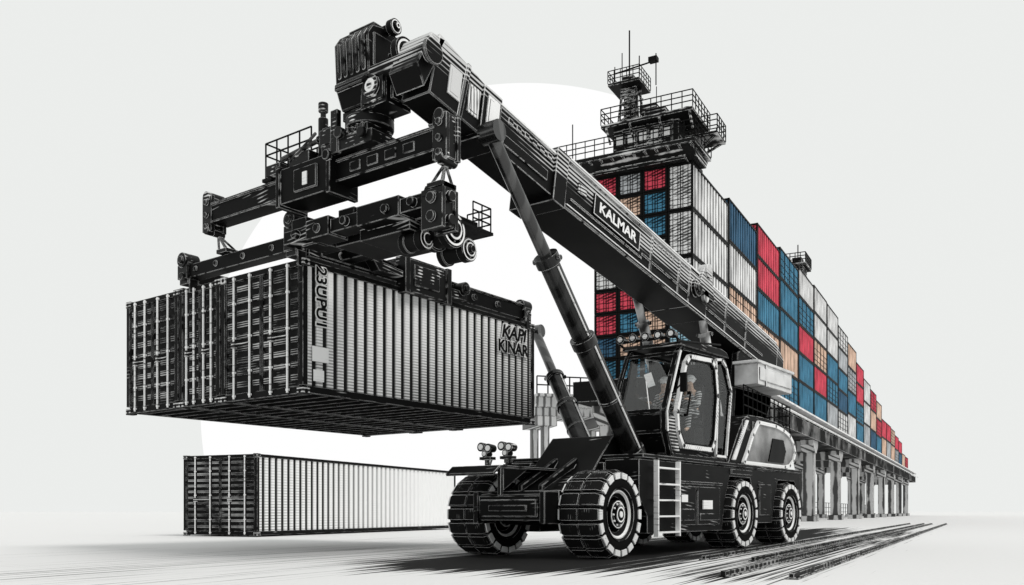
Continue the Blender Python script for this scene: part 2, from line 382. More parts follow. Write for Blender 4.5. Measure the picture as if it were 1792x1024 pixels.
b.cyl((10.6,12.2,7.5),(10.6,13.2,7.4),.045,n=8);b.cyl((10.55,12.2,7.62),(10.62,13.0,7.3),.03,n=8)
part('hydraulic_unit',b,M['steel'],S,bevel=.01)
for p,q in(((10.8,9.38,6.5),(10.85,9.5,6.16)),((10.85,15.5,6.5),(11.1,15.5,6.2))):
    b=B()
    for dx in(-.14,.14):
        for dy in(-.12,.12):
            b.cyl(p,(q[0]+dx,q[1]+dy,q[2]),.025,n=8)
    b.cyl((p[0]-.13,p[1],p[2]),(p[0]+.13,p[1],p[2]),.06);b.box(q[0]-.18,q[0]+.18,q[1]-.16,q[1]+.16,q[2]-.04,q[2]+.04)
    part('suspension_link',b,M['steel'],S)
b=B();b.box(10.72,11.08,9.75,13.3,5.86,6.1);b.box(10.68,11.12,10.3,11.3,5.82,6.16);b.box(10.66,11.14,12.0,12.6,5.82,6.16)
b.box(11.08,12.35,9.95,10.3,5.84,6.06);b.box(12.1,12.4,10.2,13.25,5.88,6.1)
b.box(10.95,12.2,10.3,11.5,5.66,5.98);b.box(11.2,12.3,11.5,12.4,5.78,6.02);b.box(10.9,11.5,12.5,13.0,5.82,6.08)
for v0 in(10.0,10.6,11.6,12.3,12.9): b.cyl((10.62,v0,5.98),(10.73,v0,5.98),.08,n=14)
b.box(10.9,11.6,11.6,12.0,6.1,6.3);b.box(10.75,11.05,12.7,13.1,6.1,6.3)
part('carriage',b,M['black'],S,bevel=.012)
b=B();b.box(10.66,10.74,9.32,9.78,5.45,6.1);b.box(10.98,11.06,9.32,9.78,5.45,6.1);b.box(10.74,10.98,9.36,9.74,5.5,6.1)
b.prism([(10.64,6.0),(10.74,6.2),(10.98,6.2),(11.08,6.0)],9.34,9.76)
for z in(5.65,5.95): b.cyl((10.61,9.55,z),(10.67,9.55,z),.09,n=14)
for z in(5.6,5.98): b.cyl((10.87,9.28,z),(10.87,9.38,z),.09,n=14)
part('hanger_block',b,M['steel'],S,bevel=.01)
for (u,v,z,r,ln) in((11.45,9.75,5.68,.31,.5),(12.05,9.9,5.5,.21,.6),(11.15,10.1,5.5,.18,.5)):
    b=B()
    b.cyl((u,v,z),(u,v+ln,z),r*.86,n=28);b.cyl((u,v,z),(u,v+.14,z),r,n=28);b.cyl((u,v+ln-.12,z),(u,v+ln,z),r,n=28)
    b.mi=1;b.lathe([(r*.9,-.012),(r*.78,-.012)],(u,v,z),28);b.mi=0;b.cyl((u,v-.03,z),(u,v,z),r*.6,n=28);b.mi=1;b.lathe([(r*.58,-.035),(r*.46,-.035)],(u,v,z),28);b.mi=0;b.cyl((u,v-.09,z),(u,v-.03,z),r*.3,n=14)
    for i in range(8):
        th=math.pi*i/4;b.cyl((u+r*.68*math.cos(th),v-.03,z+r*.68*math.sin(th)),(u+r*.68*math.cos(th),v,z+r*.68*math.sin(th)),.018,n=6)
    part('hydraulic_motor',b,[M['frame'],M['inkwhite']],S,bevel=.006)
b=B();b.box(11.6,12.5,9.72,10.3,5.82,5.87);b.box(11.6,11.9,9.9,10.3,5.7,5.82)
b.rail([(11.95,9.74,5.87),(12.45,9.74,5.87),(12.45,10.28,5.87)],.42,3,.25,.014)
part('platform_railing',b,M['inkblack'],S)
b=B()
b.box(11.0,11.3,13.6,16.95,5.86,6.14);b.box(18.35,18.6,13.6,16.95,5.86,6.12)
b.box(11.3,18.4,13.26,13.56,5.79,6.13);b.box(11.3,18.4,16.85,17.1,5.79,6.11)
b.box(11.25,18.42,13.22,13.6,6.13,6.17);b.box(11.6,13.0,13.23,13.26,5.85,6.08)
for u in(14.0,16.0): b.box(u,u+.3,13.56,16.85,5.84,6.08)
for v0 in(14.0,14.9,15.8,16.5): b.cyl((10.97,v0,6.01),(11.02,v0,6.01),.06,n=10)
for u in(12.1,12.9,16.3,17.2): b.cyl((u,13.2,5.97),(u,13.27,5.97),.07,n=10)
part('lower_frame',b,M['black'],S,bevel=.012)
b=B();b.box(13.8,15.1,13.04,13.22,5.6,6.3);b.box(13.7,13.85,13.0,13.3,5.55,6.34);b.box(15.05,15.2,13.0,13.3,5.55,6.34);b.box(14.0,14.8,13.01,13.04,5.75,6.2);b.box(13.8,15.1,13.1,13.9,6.3,6.35)
b.cyl((15.65,12.95,6.0),(15.65,13.25,6.0),.15,n=18);b.cyl((15.65,12.9,6.0),(15.65,12.96,6.0),.08,n=12);b.box(15.2,15.8,13.05,13.2,5.75,5.95)
part('side_shift_bracket',b,M['steel'],S,bevel=.012)
b=B();b.box(12.35,12.55,12.9,13.25,5.95,6.55);b.prism([(12.55,6.5),(12.8,6.42),(12.95,6.0),(13.55,5.95),(13.55,5.82),(12.85,5.8),(12.55,6.15)],12.93,13.17);b.cyl((12.45,12.85,6.52),(12.45,13.28,6.52),.12)
part('lifting_claw',b,M['black'],S,bevel=.012)
for(u,v,z1,sc)in((10.98,13.25,6.42,1),(10.98,16.75,6.25,1),(18.3,13.2,6.15,1),(18.3,16.8,6.15,1)):
    b=B();b.box(u,u+.26,v,v+.3,5.74,z1);b.box(u-.04,u+.02,v-.02,v+.32,5.85,z1-.1);b.cyl((u-.06,v+.15,z1),(u+.3,v+.15,z1),.16,n=18)
    b.cyl((u-.1,v+.15,z1),(u-.05,v+.15,z1),.08,n=12);b.cyl((u-.08,v+.15,z1-.35),(u-.03,v+.15,z1-.35),.08,n=12)
    b.cyl((u+.13,v-.04,z1-.22),(u+.13,v+.01,z1-.22),.09,n=14);b.box(u+.03,u+.23,v-.02,v+.02,5.55,5.85)
    part('twistlock_foot',b,M['steel'],S,bevel=.01)

# ---------------------------------------------------------------- reach stacker
R=thing('reach_stacker',tuple(ROR),'black and white six-wheeled container crane truck standing on the yard','crane truck')
b=B()
side=[(15.65,1.95),(15.65,1.2),(16.0,.8),(16.0,.45),(19.7,.45),(19.85,1.15),(20.15,1.74),(21.45,1.74),(21.75,1.15),(21.85,.6),(22.95,.6),(23.1,1.15),(23.4,1.74),(24.7,1.74),(24.95,1.5),(25.15,1.5),(25.15,1.98)]
b.prism(side,8.5,9.28);b.prism(side,11.15,11.9)
b.box(13.95,25.05,9.28,11.15,.75,1.3);b.box(15.6,25.05,9.28,11.15,1.3,1.9);b.box(15.75,25.2,8.46,11.95,1.98,2.06)
b.box(17.25,19.68,8.47,8.5,1.5,1.56);b.box(17.3,18.2,8.46,8.5,.6,1.45);b.box(18.3,19.5,8.46,8.5,.6,1.45)
b.box(18.4,19.4,8.44,8.46,.7,.85);b.box(17.4,18.1,8.44,8.46,.7,.95);b.box(20.2,21.5,8.46,8.5,1.8,1.92);b.box(22.0,22.8,8.46,8.5,.8,1.6)
part('chassis',b,M['black'],R,bevel=.015)
b=B();b.box(13.55,13.95,9.38,10.95,.72,1.2);b.box(13.5,13.6,9.5,10.85,.8,1.12);b.box(13.5,14.1,9.3,9.42,.66,1.28);b.box(13.5,14.1,10.88,11.0,.66,1.28)
b.prism([(13.6,1.22),(14.6,1.34),(15.4,1.75),(15.7,2.05),(16.2,2.5),(16.6,2.5),(17.2,2.1),(17.2,1.5),(14.0,1.2)],9.4,10.95)
b.box(13.46,13.5,9.7,10.6,.9,1.02);b.prism([(14.3,1.3),(15.6,1.85),(15.6,2.02),(14.3,1.42)],9.9,10.0);b.prism([(14.3,1.3),(15.6,1.85),(15.6,2.02),(14.3,1.42)],10.4,10.5)
b.cyl((14.7,9.1,.84),(14.7,11.1,.84),.22)
part('front_frame',b,M['black'],R,bevel=.015)
b=B();b.box(13.45,15.5,10.3,11.5,1.74,1.79);b.prism([(13.45,1.74),(13.45,1.79),(13.25,1.64),(13.27,1.59)],10.3,11.5);b.box(13.5,13.58,10.32,10.4,1.2,1.74);b.prism([(13.6,1.74),(13.6,1.3),(14.4,1.74)],10.33,10.39);b.box(15.42,15.5,10.9,11.5,1.3,1.74)
part('mudguard',b,M['black'],R,bevel=.01)
for vv in(11.12,10.6):
    b=B();b.cyl((14.1,vv,1.78),(14.1,vv,1.98),.05,n=10);b.box(14.02,14.2,vv-.14,vv+.14,1.94,2.0)
    for dv,dz,r in((-.09,2.17,.095),(.09,2.2,.095),(.0,2.06,.07)):
        b.mi=0;b.cyl((14.0,vv+dv,dz),(14.2,vv+dv,dz),r,r*.8,n=14)
        b.mi=1;b.cyl((13.985,vv+dv,dz),(14.0,vv+dv,dz),r*.6,n=14);b.mi=0
    b.cyl((14.1,vv-.12,1.96),(14.1,vv-.06,1.8),.02,n=8)
    part('work_lamp',b,[M['steel'],M['lens']],R)
def wheel(u,v0,v1):
    w_=v1-v0;c=(u,v0,.84)
    t=B();t.lathe([(.47,.02),(.5,-.0),(.62,-.02),(.74,0),(.76,.06),(.76,w_-.06),(.74,w_),(.62,w_+.02),(.5,w_),(.47,w_-.02)],c,48)
    n=18;C=Vector(c)
    for i in range(n):
        th=2*math.pi*i/n
        er=Vector((math.cos(th),0,math.sin(th)));et=Vector((-math.sin(th),0,math.cos(th)))
        t.mi=1
        for ya,yb,yc,yd in((.01,.09,w_*.46,w_*.485),(w_*.515,w_*.54,w_-.09,w_-.01)):
            vs=[]
            for yy,r1 in((ya,.80 if ya<.1 else .84),(yb,.848),(yc,.848),(yd,.84 if yd<w_*.6 else .80)):
                for r in(.74,r1):
                    for s in(-.11,.11): vs.append(C+er*r+et*s*(r/.84)+Vector((0,yy,0)))
            fs=[(0,1,3,2),(12,14,15,13)]
            for k in range(3):
                o=k*4;fs+=[(o,o+4,o+5,o+1),(o+2,o+3,o+7,o+6),(o,o+2,o+6,o+4),(o+1,o+5,o+7,o+3)]
            t.add(vs,fs)
        t.mi=2
        for yy,sg in((0,-1),(w_,1)):
            vs=[]
            for y2 in(yy,yy+.03*sg):
                for r in(.68,.79):
                    for s in(-.1,.1): vs.append(C+er*r+et*s*(r/.8)+Vector((0,y2,0)))
            t.add(vs,[(0,1,3,2),(4,6,7,5),(0,4,5,1),(2,3,7,6),(0,2,6,4),(1,5,7,3)])
    o=bpy.data.objects.new('wheel',None);COL.objects.link(o);o.parent=R;o.location=Vector((u,(v0+v1)/2,.84))-PIV[R.name];PIV[o.name]=Vector((u,(v0+v1)/2,.84))
    part('tyre',t,[M['rubber'],M['lug'],M['shoulder']],o)
    r=B();r.lathe([(.0,w_*.5),(.30,w_*.5),(.34,.12),(.44,.07),(.485,.0),(.51,-.02),(.50,.05),(.46,.12)],c,36)
    r.mi=1;r.lathe([(.41,.06),(.44,.025),(.465,.03),(.44,.08)],c,36);r.mi=0
    r.cyl((u,v0+.04,.84),(u,v0+.35,.84),.27,n=24);r.cyl((u,v0-.02,.84),(u,v0+.1,.84),.17,n=20);r.mi=1;r.lathe([(.15,-.022),(.12,-.022)],c,20);r.lathe([(.26,.038),(.24,.038)],c,24);r.cyl((u,v0-.035,.84),(u,v0-.015,.84),.06,n=16)
    for i in range(10):
        th=2*math.pi*i/10;r.cyl((u+.205*math.cos(th),v0+.01,.84+.205*math.sin(th)),(u+.205*math.cos(th),v0+.05,.84+.205*math.sin(th)),.02,n=6)
    r.mi=0;r.lathe([(.48,w_),(.34,w_-.1),(.3,w_-.15),(0,w_-.15)],c,36)
    part('rim',r,[M['frame'],M['inkwhite']],o)
for u,v0,v1 in((14.7,8.39,9.25),(20.8,8.39,9.2),(24.05,8.39,9.2),(14.7,11.05,12.0),(20.8,11.2,12.0),(24.05,11.2,12.0)): wheel(u,v0,v1)
b=B()
for u in(16.12,17.1): b.box(u,u+.05,8.32,8.42,.38,1.95)
for i in range(5): b.box(16.17,17.1,8.32,8.44,.45+i*.33,.485+i*.33)
part('ladder',b,M['rodwhite'],R)
b=B();b.box(18.5,19.0,8.42,8.45,.95,1.15);part('marking_plate',b,M['inkwhite'],R)
b=B();b.box(17.45,17.75,8.44,8.46,1.1,1.26);part('marking_plate',b,M['inkwhite'],R)
b=B();b.prism([(20.35,2.06),(21.0,2.9),(21.3,3.2),(21.6,3.35),(22.6,3.37),(23.9,3.3),(24.5,3.18),(24.9,2.98),(25.1,2.7),(25.05,2.4),(24.8,2.2),(24.4,2.06)],8.62,11.7)
for i in range(6): b.box(21.2+i*.35,21.32+i*.35,8.6,8.62,2.95,3.2)
part('engine_hood',b,M['black'],R,bevel=.05)
hp=[(22.2,3.2),(23.4,3.19),(24.0,3.12),(24.5,3.0),(24.82,2.8),(24.95,2.55),(24.8,2.32),(24.5,2.17),(24.1,2.12),(21.2,2.12),(21.45,2.4),(21.8,2.85)]
b=B();b.loop(hp,8.58,.07,.09);part('hood_trim',b,M['inkwhite'],R)
b=B();b.prism(hp,8.59,8.615);part('side_or_added_panel',b,M['hood'],R)
b=B();b.prism([(22.9,2.22),(24.0,2.22),(24.2,2.55),(24.0,2.85),(23.2,2.85)],8.56,8.584);part('air_grille',b,M['inkblack'],R)
b=B();b.prism([(20.5,2.15),(21.4,3.2),(21.55,3.2),(20.7,2.15)],8.56,8.62);part('hood_trim',b,M['white'],R,bevel=.02)
b=B();b.rail([(21.5,8.7,3.36),(24.9,8.7,3.1),(24.9,11.6,3.1)],.75,3,.3,.018);part('railing',b,M['inkblack'],R)
b=B();b.box(22.6,25.2,8.75,9.4,4.26,4.82);b.box(22.7,25.1,8.72,8.75,4.38,4.72);b.box(23.1,23.2,8.71,9.42,4.24,4.84);b.box(22.5,25.3,8.7,9.42,4.82,4.9)
part('counterweight',b,M['box'],R,bevel=.05)
b=B();mp_=[(22.6,3.3),(22.9,5.2),(23.6,5.6),(25.5,5.3),(25.6,4.6),(24.8,3.2)];b.prism(mp_,9.42,9.6);b.prism(mp_,10.4,10.58)
b.box(22.5,25.3,9.42,10.58,3.2,4.25)
part('boom_mount',b,M['black'],R,bevel=.02)
def bp(s,off=0,v=None):
    p=tip+bd*s+bu*off
    if v is not None:p.y=v
    return p
b=B();b.obox(bp(3.9,-.05),bp(LB-.8),.98,1.0);b.obox(bp(LB-.8),bp(LB),.98,1.0,w1=.8,h1=.55)
b.obox(bp(3.7,-.05),bp(4.1,-.05),1.05,1.08);b.obox(bp(9.6),bp(10.6),1.04,1.06);b.obox(bp(4.1,-.5,9.4),bp(LB-1,-.45,9.4),.04,.08);b.obox(bp(4.1,.42,9.4),bp(LB-1,.46,9.4),.04,.08)
for s0 in(7.6,9.0,11.8,13.2): b.obox(bp(s0,0,9.4),bp(s0+.08,0,9.4),.03,.9)
for s0 in range(5): b.cyl(bp(7.9+s0*.2,.3,9.37),bp(7.9+s0*.2,.3,9.42),.03,n=8)
b.cyl(bp(9.9,.05,9.28),bp(9.9,.05,9.5),.22,n=22);b.cyl(bp(9.9,.05,9.22),bp(9.9,.05,9.3),.12,n=18);b.prism([(20.1,6.3),(20.5,6.95),(20.9,6.95),(21.1,6.2)],9.3,9.4);b.cyl((20.7,9.25,6.9),(20.7,9.5,6.9),.18,n=18)
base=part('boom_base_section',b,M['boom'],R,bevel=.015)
b=B();b.obox(bp(4.15,.47,9.375),bp(LB-1,.49,9.375),.014,.03);part('boom_edge_highlight',b,M['inkwhite'],R)  # thin white strips along the boom edges act as painted highlights
b=B();b.obox(bp(1.95,.38,9.42),bp(3.7,.36,9.42),.014,.035);part('boom_edge_highlight',b,M['inkwhite'],R)
b=B();b.obox(bp(4.15,-.47,9.375),bp(LB-1,-.43,9.375),.014,.02);part('boom_edge_highlight',b,M['inkwhite'],R)
b=B();b.obox(bp(7.2,-.2,9.395),bp(LB-2,-.2,9.395),.02,.05);b.obox(bp(4.3,-.3,9.395),bp(7.2,-.3,9.395),.02,.04);part('boom_rib',b,M['boom'],R)
b=B();b.obox(bp(1.6,-.03,9.78),bp(3.9,-.06,9.8),.7,.84);b.obox(bp(1.45,-.03,9.78),bp(1.95,-.03,9.78),.78,.96);b.obox(bp(1.9,.42,9.7),bp(3.7,.4,9.7),.1,.08)
for i in range(6): b.obox(bp(2.2+i*.25,.2,9.42),bp(2.34+i*.25,.2,9.42),.02,.12)
b.obox(bp(2.1,-.2,9.42),bp(3.5,-.2,9.42),.02,.2)
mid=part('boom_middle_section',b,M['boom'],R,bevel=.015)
b=B();b.obox(bp(.25,.12,9.75),bp(1.5,.02,9.75),.62,1.08,h1=.92);b.obox(bp(-.02,.22,9.75),bp(.27,.12,9.75),.62,.72,h1=1.08);b.obox(bp(.95,.06,9.75),bp(1.05,.05,9.75),.68,1.02)
b.cyl((10.45,9.35,8.15),(10.45,11.2,8.15),.14);b.cyl((10.45,9.3,8.15),(10.45,9.36,8.15),.22,n=20)
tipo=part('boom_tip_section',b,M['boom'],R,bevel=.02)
for a0,a1,o0,v0,h0,mt in((.6,.9,.05,9.43,.5,'hood'),(1.1,1.4,.02,9.43,.5,'box'),(1.55,1.88,.0,9.375,.6,'white'),(4.5,4.8,.05,9.38,.2,'grey')):
    b=B();b.obox(bp(a0,o0,v0),bp(a1,o0,v0),.02,h0);b.obox(bp(a0+.05,o0,v0-.012),bp(a1-.05,o0,v0-.012),.01,h0*.8);part('reflective_plate',b,M[mt],R)
b=B();b.prism([(10.45,7.75),(10.32,8.05),(10.28,8.8),(10.4,8.98),(10.75,9.05),(11.05,8.98),(11.14,8.7),(11.1,7.95),(10.95,7.72)],10.62,11.42)
for i in range(5): b.prism([(10.38,8.15),(10.24,8.3),(10.24,8.78),(10.34,8.93),(10.42,8.9),(10.42,8.15)],10.7+i*.145,10.77+i*.145)
b.box(10.26,10.34,10.64,11.4,8.02,8.1);b.box(10.3,11.12,10.6,11.44,8.1,8.16);b.box(10.4,11.0,10.58,10.62,8.3,8.85);b.box(10.5,10.9,10.7,11.3,9.02,9.1)
part('boom_head',b,M['black'],R,bevel=.02)
b=B();b.box(10.4,10.98,10.3,10.9,7.62,8.2);b.box(10.36,10.4,10.35,10.85,7.68,8.14);b.box(10.5,10.9,10.25,10.3,7.7,8.14);b.cyl((10.31,10.6,7.92),(10.37,10.6,7.92),.18,n=20);b.mi=1;b.cyl((10.3,10.6,7.92),(10.31,10.6,7.92),.11,n=22);b.mi=0;b.cyl((10.29,10.6,7.92),(10.3,10.6,7.92),.06,n=22);b.cyl((10.7,10.17,7.95),(10.7,10.26,7.95),.15,n=22)
part('head_gearbox',b,[M['steel'],M['inkwhite']],R,bevel=.015)
for (u,v,z,r) in((10.62,10.12,8.42,.25),(10.72,10.45,9.0,.13)):
    b=B();b.cyl((u,v-.06,z),(u,v+.06,z),r,n=28);b.mi=1;b.lathe([(r*.84,-.064),(r*.7,-.064)],(u,v,z),28);b.mi=0;b.cyl((u,v-.11,z),(u,v-.05,z),r*.45,n=14);b.mi=1;b.lathe([(r*.36,-.114),(r*.2,-.114)],(u,v,z),20);b.mi=0
    b.box(u-.06,u+.06,v-.05,v+.3,z-.06,z+.06)
    part('pulley',b,[M['frame'],M['inkwhite']],R)
b=B();pr=None
for i in range(13):
    t=i/12;p=bp(.9+1.1*t,.5+.22*math.sin(math.pi*t),9.7)
    if pr is not None:
        b.cyl(pr,p,.035,n=8)
    pr=p
part('hydraulic_hose',b,M['inkblack'],R)
b=B();b.obox(bp(5.1,0,9.39),bp(7.05,0,9.39),.03,.44);plate=part('name_plate',b,M['inkblack'],R)
b=B()
for o0 in(.21,-.21): b.obox(bp(5.12,o0,9.372),bp(7.03,o0,9.372),.015,.014)
for s in(5.12,7.03): b.obox(bp(s,-.21,9.372),bp(s,.21,9.372),.015,.014,up=bd)
part('name_plate_border',b,M['inkwhite'],R)
text('lettering',"KALMAR",.30,M['inkwhite'],R,bp(6.08,.0,9.368),bd,bu,sx=1.35,off=.008)
def lift(p0,p1,split,r0,r1,r2,name,mat='cylm',rm='rod',pipe=True):  # pipe: adds the pale highlight line along the barrel
    p0=Vector(p0);p1=Vector(p1);b=B();d=(p1-p0)
    P=lambda t:p0+d*t
    n=28
    b.cyl(P(0),P(split*.62),r0,n=n);b.cyl(P(split*.62),P(split),r1,n=n)
    b.cyl(P(split*.60),P(split*.64),r0*1.12,n=n);b.cyl(P(split*.97),P(split*1.01),r1*1.25,n=n);b.cyl(P(0),P(.04),r0*1.1,n=n)
    b.cyl(P(split*.33),P(split*.34),r0*1.07,n=n)
    o=part(name,b,M[mat],R)
    c=B();c.cyl(P(split),P(1),r2,n=n);c.cyl(P(.985)-Vector((0,.2,0)),P(.985)+Vector((0,.15,0)),r2*1.5,n=n)
    part('piston_rod',c,M[rm],o)
    c=B();q=P(split*.99);c.cyl(q+Vector((0,-r1*1.6,0)),q+Vector((0,r1*1.6,0)),.05,n=10)
    part('clamp',c,M['cylm'],o)
    if pipe:  # thin pale line added along the barrel to act as its highlight
        dn=d.normalized();sd_=Vector((-.35,-.93,0));sd_=(sd_-dn*sd_.dot(dn)).normalized()
        c=B();a0=P(.05)+sd_*(r0+.02);a1=P(split*.60)+sd_*(r0+.02);c.cyl(a0,a1,.018,n=8);part('cylinder_highlight',c,M['rodwhite'],o)
        c=B();c.cyl(P(split*.65)+sd_*(r1+.015),P(split*.96)+sd_*(r1+.015),.016,n=8)
        part('cylinder_highlight',c,M['rodwhite'],o)
lift((16.75,9.15,2.0),(11.8,9.3,7.42),.66,.23,.19,.12,'lift_cylinder')
lift((18.3,11.3,2.2),(20.0,14.1,5.9),.6,.25,.2,.12,'lift_cylinder')
lift((21.7,9.5,3.3),(20.6,9.5,6.3),.7,.16,.13,.1,'support_cylinder','strut','strut',False)
lift((20.7,10.45,3.3),(18.9,10.45,6.5),.7,.15,.13,.1,'support_cylinder','strut','strut',False)
# cab
cab=[(17.25,2.1),(17.0,2.6),(16.98,3.05),(17.3,3.8),(17.6,4.35),(17.75,4.48),(19.8,4.56),(20.05,4.45),(20.42,3.85),(20.3,2.9),(20.1,2.1)]
CA=bpy.data.objects.new('cab',None);COL.objects.link(CA);CA.parent=R;CA.location=Vector((18.7,9.2,2.1))-PIV[R.name];PIV['cab']=Vector((18.7,9.2,2.1))
b=B();b.loop(cab,8.62,.1,.1);b.loop(cab,9.85,.08,.08)
for i in(0,1,2,4,7,8,10):
    p=cab[i];b.obox((p[0],8.7,p[1]),(p[0],9.8,p[1]),.07,.07)
part('frame',b,M['frame'],CA)
b=B();b.obox((17.0,8.56,3.05),(17.64,8.56,4.4),.03,.05);b.obox((17.02,8.56,2.6),(16.99,8.56,3.05),.03,.05);part('pillar_trim',b,M['inkwhite'],CA)
b=B();b.prism([(17.5,4.5),(17.6,4.6),(18.2,4.68),(19.7,4.73),(20.0,4.68),(20.15,4.56)],8.5,9.95);part('roof',b,M['black'],CA,bevel=.02)
b=B();b.box(17.3,20.0,8.7,9.75,2.1,2.35);part('floor',b,M['black'],CA,bevel=.02)
b=B();b.box(19.95,20.1,8.7,9.78,2.2,4.4);b.box(20.1,20.28,8.7,9.78,2.2,3.2);part('rear_wall',b,M['inkblack'],CA,bevel=.02)
b=B();b.prism([(17.4,2.35),(17.2,3.1),(17.75,4.35),(17.95,4.38),(17.75,3.5),(18.5,3.4),(18.6,4.42),(19.9,4.42),(19.9,2.35)],9.76,9.84);part('side_or_added_panel',b,M['inkblack'],CA)  # black sheet added over most of the far window to darken the interior
b=B();b.prism([(17.02,3.0),(17.05,2.6),(17.28,2.15),(17.5,2.15),(17.15,3.0)],8.72,9.78);part('front_panel',b,M['black'],CA,bevel=.02)
b=B();b.prism([(17.1,2.9),(17.12,2.55),(17.3,2.2),(17.62,2.2),(17.4,2.95)],8.57,8.66);part('lower_panel',b,M['grey'],CA,bevel=.02)
b=B();b.prism([(17.06,3.05),(17.09,3.04),(17.68,4.36),(17.64,4.38)],8.72,9.78);part('windscreen',b,M['glass'],CA)
b=B();b.prism([(17.95,4.36),(18.55,4.38),(18.48,3.44),(17.8,3.52)],9.83,9.85);part('window',b,M['glass'],CA)
b=B();b.obox((17.05,9.0,3.02),(17.35,9.25,3.75),.02,.02);b.obox((17.35,9.25,3.75),(17.4,9.1,3.8),.03,.3);part('wiper',b,M['inkwhite'],CA)
b=B()
dpts=[(17.72,2.32),(17.48,2.6),(17.42,3.05),(17.85,4.15),(18.05,4.32),(19.2,4.38),(19.4,4.25),(19.52,3.6),(19.35,2.5),(19.2,2.32)]
b.loop(dpts,8.56,.09,.1)
DO=part('door',b,M['white'],CA)
b=B();b.loop([(18.5+(x-18.5)*.93,3.35+(z-3.35)*.93) for x,z in dpts],8.55,.06,.03);part('seal',b,M['inkblack'],DO)
b=B();b.prism(dpts,8.555,8.565);part('window',b,M['glass'],DO)
b=B();b.cyl((17.75,8.46,3.0),(17.92,8.46,3.5),.022,n=8);b.box(17.72,17.78,8.46,8.53,2.97,3.03);b.box(17.89,17.95,8.46,8.53,3.47,3.53);part('handle',b,M['inkblack'],DO)
b=B();b.prism([(19.58,2.4),(19.75,3.6),(19.6,4.36),(19.88,4.38),(20.3,3.8),(20.0,2.4)],8.6,8.61);part('window',b,M['glass'],CA)
b=B();b.loop([(19.5,2.2),(19.62,3.6),(19.5,4.45),(19.85,4.5),(20.1,4.35),(20.4,3.8),(20.1,2.2)],8.57,.05,.06);part('trim',b,M['white'],CA)
b=B();b.cyl((17.35,8.55,4.66),(17.35,9.95,4.66),.03,n=8);b.cyl((17.35,8.5,4.56),(19.6,8.5,4.8),.025,n=8)
for v in(8.55,9.95): b.cyl((17.35,v,4.66),(17.75,v,4.56),.025,n=8)
part('lamp_bar',b,M['inkblack'],CA)
for i in range(5):
    v=8.62+i*.31;b=B();b.cyl((17.28,v,4.72),(17.5,v,4.72),.1,.07,n=14);b.mi=1;b.cyl((17.26,v,4.72),(17.28,v,4.72),.055,n=14)
    part('roof_lamp',b,[M['cylm'],M['lens']],CA)
b=B();b.box(18.9,19.5,8.85,9.55,2.35,2.9);b.box(19.45,19.65,8.9,9.5,2.9,3.9);b.box(18.85,19.5,8.9,9.5,2.9,3.05)
part('seat',b,M['frame'],CA,bevel=.06)
b=B();b.box(17.5,17.9,8.95,9.5,2.35,3.15);b.obox((17.8,9.2,3.1),(18.1,9.2,3.35),.06,.06)
for i in range(16):
    t=2*math.pi*i/16;t2=2*math.pi*(i+1)/16
    f=lambda t:Vector((18.15+.1*math.sin(t),9.2+.24*math.cos(t),3.38+.2*math.sin(t)))
    b.cyl(f(t),f(t2),.02,n=6)
part('steering_console',b,M['steel'],CA)
b=B();b.obox((17.1,8.5,3.4),(17.0,8.2,3.6),.03,.03);b.box(16.95,17.02,8.1,8.25,3.4,3.8);part('mirror',b,M['inkblack'],CA,bevel=.01)

